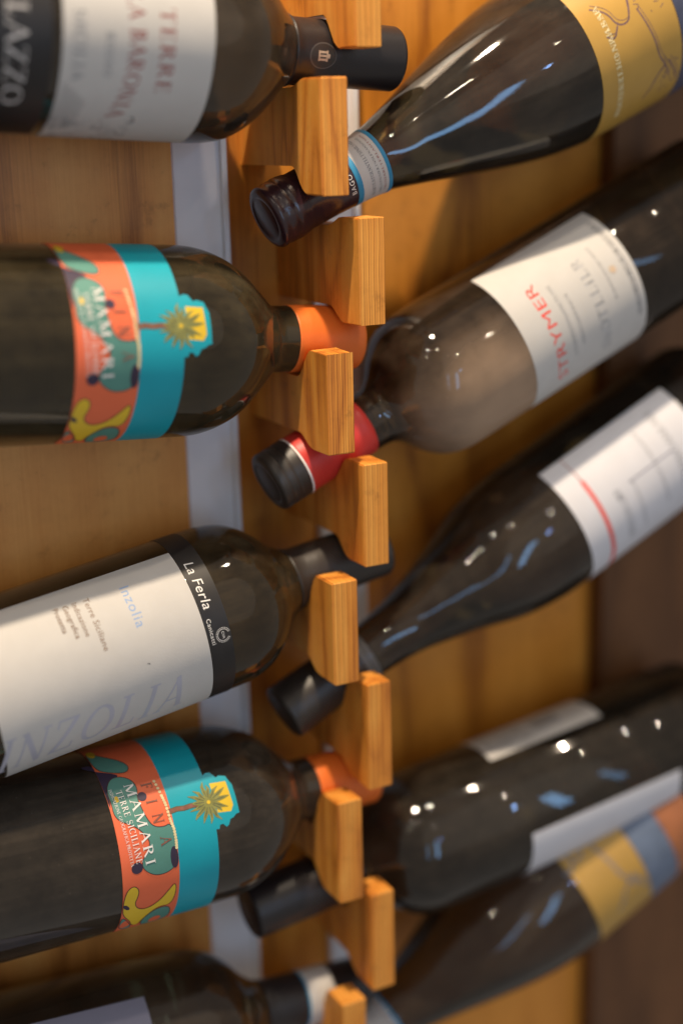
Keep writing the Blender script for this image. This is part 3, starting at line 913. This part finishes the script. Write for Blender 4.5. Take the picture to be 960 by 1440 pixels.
b.wrap('large_lettering', [
    (M['pale_print'], b.place(serif_text('INZOLIA', 20.0, .16, width=88, slant=0.42), 66.0, 227, 90)),
    ], lab, 0.17)
b.wrap('ink_speck', [
    (M['black_print'], b.place([ribbon([(0, 0), (.25, .9), (.7, 1.5)], [.15, .5, .2])], 20, 152)),
    ], lab, 0.17)

# ---- L5: lowest left -------------------------------------------------------------------------
b = Bottle((24.0, 37, -277.7), 4.2, 'L', P_BORD, 'nearly black wine bottle with white neck band at the bottom left', M['black_glass'])
b.capsule(60, M['cap_black'])
b.capsule(36.5, M['paper'], extra=.55, t0=21.0, name='neck_band')
b.capsule(37.6, M['band_blue'], extra=.5, t0=36.55, name='neck_ring')
b.label_sheet(-29, 110, 131, 230, M['lavender'])

# ---- R1 and R5: gold labels, white and blue neck band ----------------------------------------
def gold_bottle(tip, incl, label, lower, t_lab, letters):
    b = Bottle(tip, incl, 'R', P_SPK, label, M['black_glass'])
    cap = b.capsule(44.0, M['cap_wine'], ridges=((4.2, .7, -.35), (9.2, .6, -.4), (10.6, .5, .2), (16.0, .5, .35)))
    band = b.capsule(60.2, M['paper'], extra=.42, t0=44.2, name='neck_band')
    for t0, t1 in ((42.2, 45.0), (58.8, 60.6)):
        b.capsule(t1, M['band_blue'], extra=.50, t0=t0, name='neck_ring')
    # lettering that wraps the neck: local radius differs from the body, so set widths by angle
    k = b.R / 15.0
    neck = b.neck
    b.wrap('lettering', [(M['white_print'], neck(sans('BAGO', 2.4, space=1.2), -42, 41.0))], cap, .45)
    b.wrap('lettering', [(M['dark_grey_print'], neck(blurred(26, 34, 1.7, 3), -66, 51.4) + neck(blurred(24, 32, 1.1, 5), -66, 54.8)),
                         (M['red_print'], neck(blurred(20, 32, 1.0, 9), -66, 57.2))], band, .46)
    lab = b.label_sheet(-112, 95, t_lab, 219, M['gold_paper'])
    low = b.label_sheet(-112, 95, 219.3, 240 if lower != 'navy' else 262, M[lower], 'lower_label')
    if lower != 'navy':
        b.label_sheet(-112, 95, 240.3, 262, M['copper'], 'foot_label')
    rnd = random.Random(5)
    art = []
    # loose ink figure: looping limbs and hatching
    for x0, pts in enumerate([
        [(22, 10), (17, 3), (9, 1), (8, -6), (14, -9)],
        [(14, -9), (22, -12), (30, -10), (34, -18), (33, -26)],
        [(12, -13), (3, -15), (-6, -17), (-14, -18), (-20, -22), (-27, -25)],
        [(18, -20), (15, -24), (17, -30), (22, -33)],
        [(-20, -22), (-24, -16), (-30, -13), (-34, -9)],
        [(-18, -24), (-25, -28), (-33, -31)],
        [(30, -10), (38, -8), (44, -12)], [(9, 1), (4, 5), (7, 9)]]):
        art.append(ribbon(closed_smooth_open(pts), .9))
        art.append(ribbon([(x + 1.6, y - 1.3) for x, y in closed_smooth_open(pts)], .35))
    for i in range(26):
        u, v = rnd.uniform(8, 34), rnd.uniform(-32, -14)
        art.append(ribbon([(u, v), (u + rnd.uniform(-3, 3), v + rnd.uniform(-2, 3))], .4))
    for i in range(16):
        u, v = rnd.uniform(-34, -18), rnd.uniform(-32, -20)
        art.append(ribbon([(u, v), (u + rnd.uniform(-3, 3), v + rnd.uniform(-2, 3))], .5))
    if letters:
        b.wrap('ink_drawing', [(M['mauve'], b.place(art[:30], -12, 186)), (M['mauve'], b.place(art[30:], -12, 186))], lab, .16)
        b.wrap('lettering', [(M['cream_ink'], b.place(blurred(17, 58, 3.0, 21), -62, 180.2)),
                             (M['cream_ink'], b.place(blurred(17, 58, 3.0, 22), -60.6, 180.2))], lab, .17)
    else:
        b.wrap('ink_drawing', [(M['slate'], b.place(art[:30], -12, 186))], lab, .16)
    return b

def closed_smooth_open(pts):
    for _ in range(2):
        q = [pts[0]]
        for a, c in zip(pts, pts[1:]):
            q.append((a[0] * .75 + c[0] * .25, a[1] * .75 + c[1] * .25)); q.append((a[0] * .25 + c[0] * .75, a[1] * .25 + c[1] * .75))
        q.append(pts[-1]); pts = q
    return pts
gold_bottle((-15.5, 37, 132.6), 23.4, 'dark wine bottle with gold label and white and blue neck band, at the top right', 'navy', 168.0, True)
gold_bottle((-12.4, 37, -328.8), 25.1, 'dark wine bottle with small gold and blue label at the bottom right', 'slate', 180.0, False)

# ---- R2: white label with red word -----------------------------------------------------------
b = Bottle((-19.3, 37, 8.6), 23.9, 'R', P_R2, 'dark wine bottle with red and black capsule and white label with a red word', M['veiled_glass'])
b.capsule(55.0, M['cap_red'], t0=14.5)
b.capsule(15.2, M['cap_brown'], extra=.55, name='cap_top', ridges=((5.2, .5, -.3), (9.6, .5, -.3)))
b.capsule(16.4, M['white_print'], extra=.52, t0=15.4, name='neck_ring')
lab = b.label_sheet(-86, 53, 136.0, 209.5, M['paper'])
b.wrap('lettering', [
    (M['bright_red'], b.place(sans('STRYMER', 6.0, space=1.05, align='RIGHT', wx=1.5), 21, 156.0) ),
    (M['grey_print'], b.place(blurred(22, 40, 2.0, 31), -46, 163.0) + b.place(blurred(16, 28, 1.8, 32), -40, 168.5) + b.place(blurred(18, 30, 1.6, 36), -22, 193.5)),
    (M['faint_print'], b.place(blurred(9, 52, 5.6, 33), -58, 185.0)),
    (M['dark_grey_print'], b.place(blurred(26, 58, 2.8, 34), -46, 206.3)),
    (M['gilt'], b.place([poly(ellipse(0, 0, 2.0, 2.0, 14))], -2, 197.5)),
    ], lab, .17)

# ---- R3: white label with red stripe ---------------------------------------------------------
b = Bottle((-16.0, 37, -110.5), 25.5, 'R', P_BURG, 'dark sloping wine bottle with white label crossed by a red stripe, right of centre', M['black_glass'])
b.capsule(52.5, M['cap_brown'], ridges=((6, .5, -.35), (14, .6, .25)))
b.capsule(52.0, M['cap_grey'], extra=.5, t0=45.5, name='neck_ring', ridges=((48.7, .6, -.2),))
lab = b.label_sheet(-92, 33, 175.0, 262, M['cool_paper'])
b.wrap('red_stripe', [(M['bright_red'], [ribbon([(-90, 189.5), (-60, 189.6), (-30, 189.5), (8, 189.4)], [2.6, 2.6, 2.6, 2.2])])], lab, .17)
b.wrap('fine_line', [(M['red_print'], [ribbon([(8, 189.4), (20, 189.4), (33, 189.4)], [.9, .6, .5])])], lab, .17)
b.wrap('lettering', [
    (M['grey_print'], b.place(blurred(9, 28, 4.0, 41), -60, 205) + b.place(blurred(16, 30, 2.0, 42), -58, 214)),
    (M['dark_grey_print'], b.place(blurred(2, 6, 4.0, 43), -22, 204)),
    (M['grey_print'], b.place(blurred(14, 50, 4.0, 44), -52, 246) + b.place(blurred(20, 44, 1.8, 45), -50, 231)),
    (M['lavender'], b.place([ribbon([(0, 0), (0, 32)], .6)], -14, 243)),
    ], lab, .17)

# ---- R4: back label and white label ----------------------------------------------------------
b = Bottle((-39.3, 37, -214.8), 7.3, 'R', [(t, r * 39 / 39.5 if r > 30 else r) for t, r in P_BORD], 'nearly black wine bottle with small printed back label and white label, lower right', M['black_glass'])
b.capsule(61, M['cap_black'], ridges=((14, .5, .2),))
back = b.label_sheet(37, 96, 146, 221, M['paper'], 'back_label')
b.wrap('lettering', [(M['dark_grey_print'], sum([b.place(scribble(15, 30, 1.1, 50 + i, gap=.15), 46, 151 + i * 2.3) for i in range(13)], []) +
      b.place([bar(0, -i * 1.0, 10, -i * 1.0, .3 + .4 * ((i * 7) % 3) / 2) for i in range(18)], 52, 183))], back, .17)
b.label_sheet(-120, -31.5, 150.5, 253, M['cool_paper'])
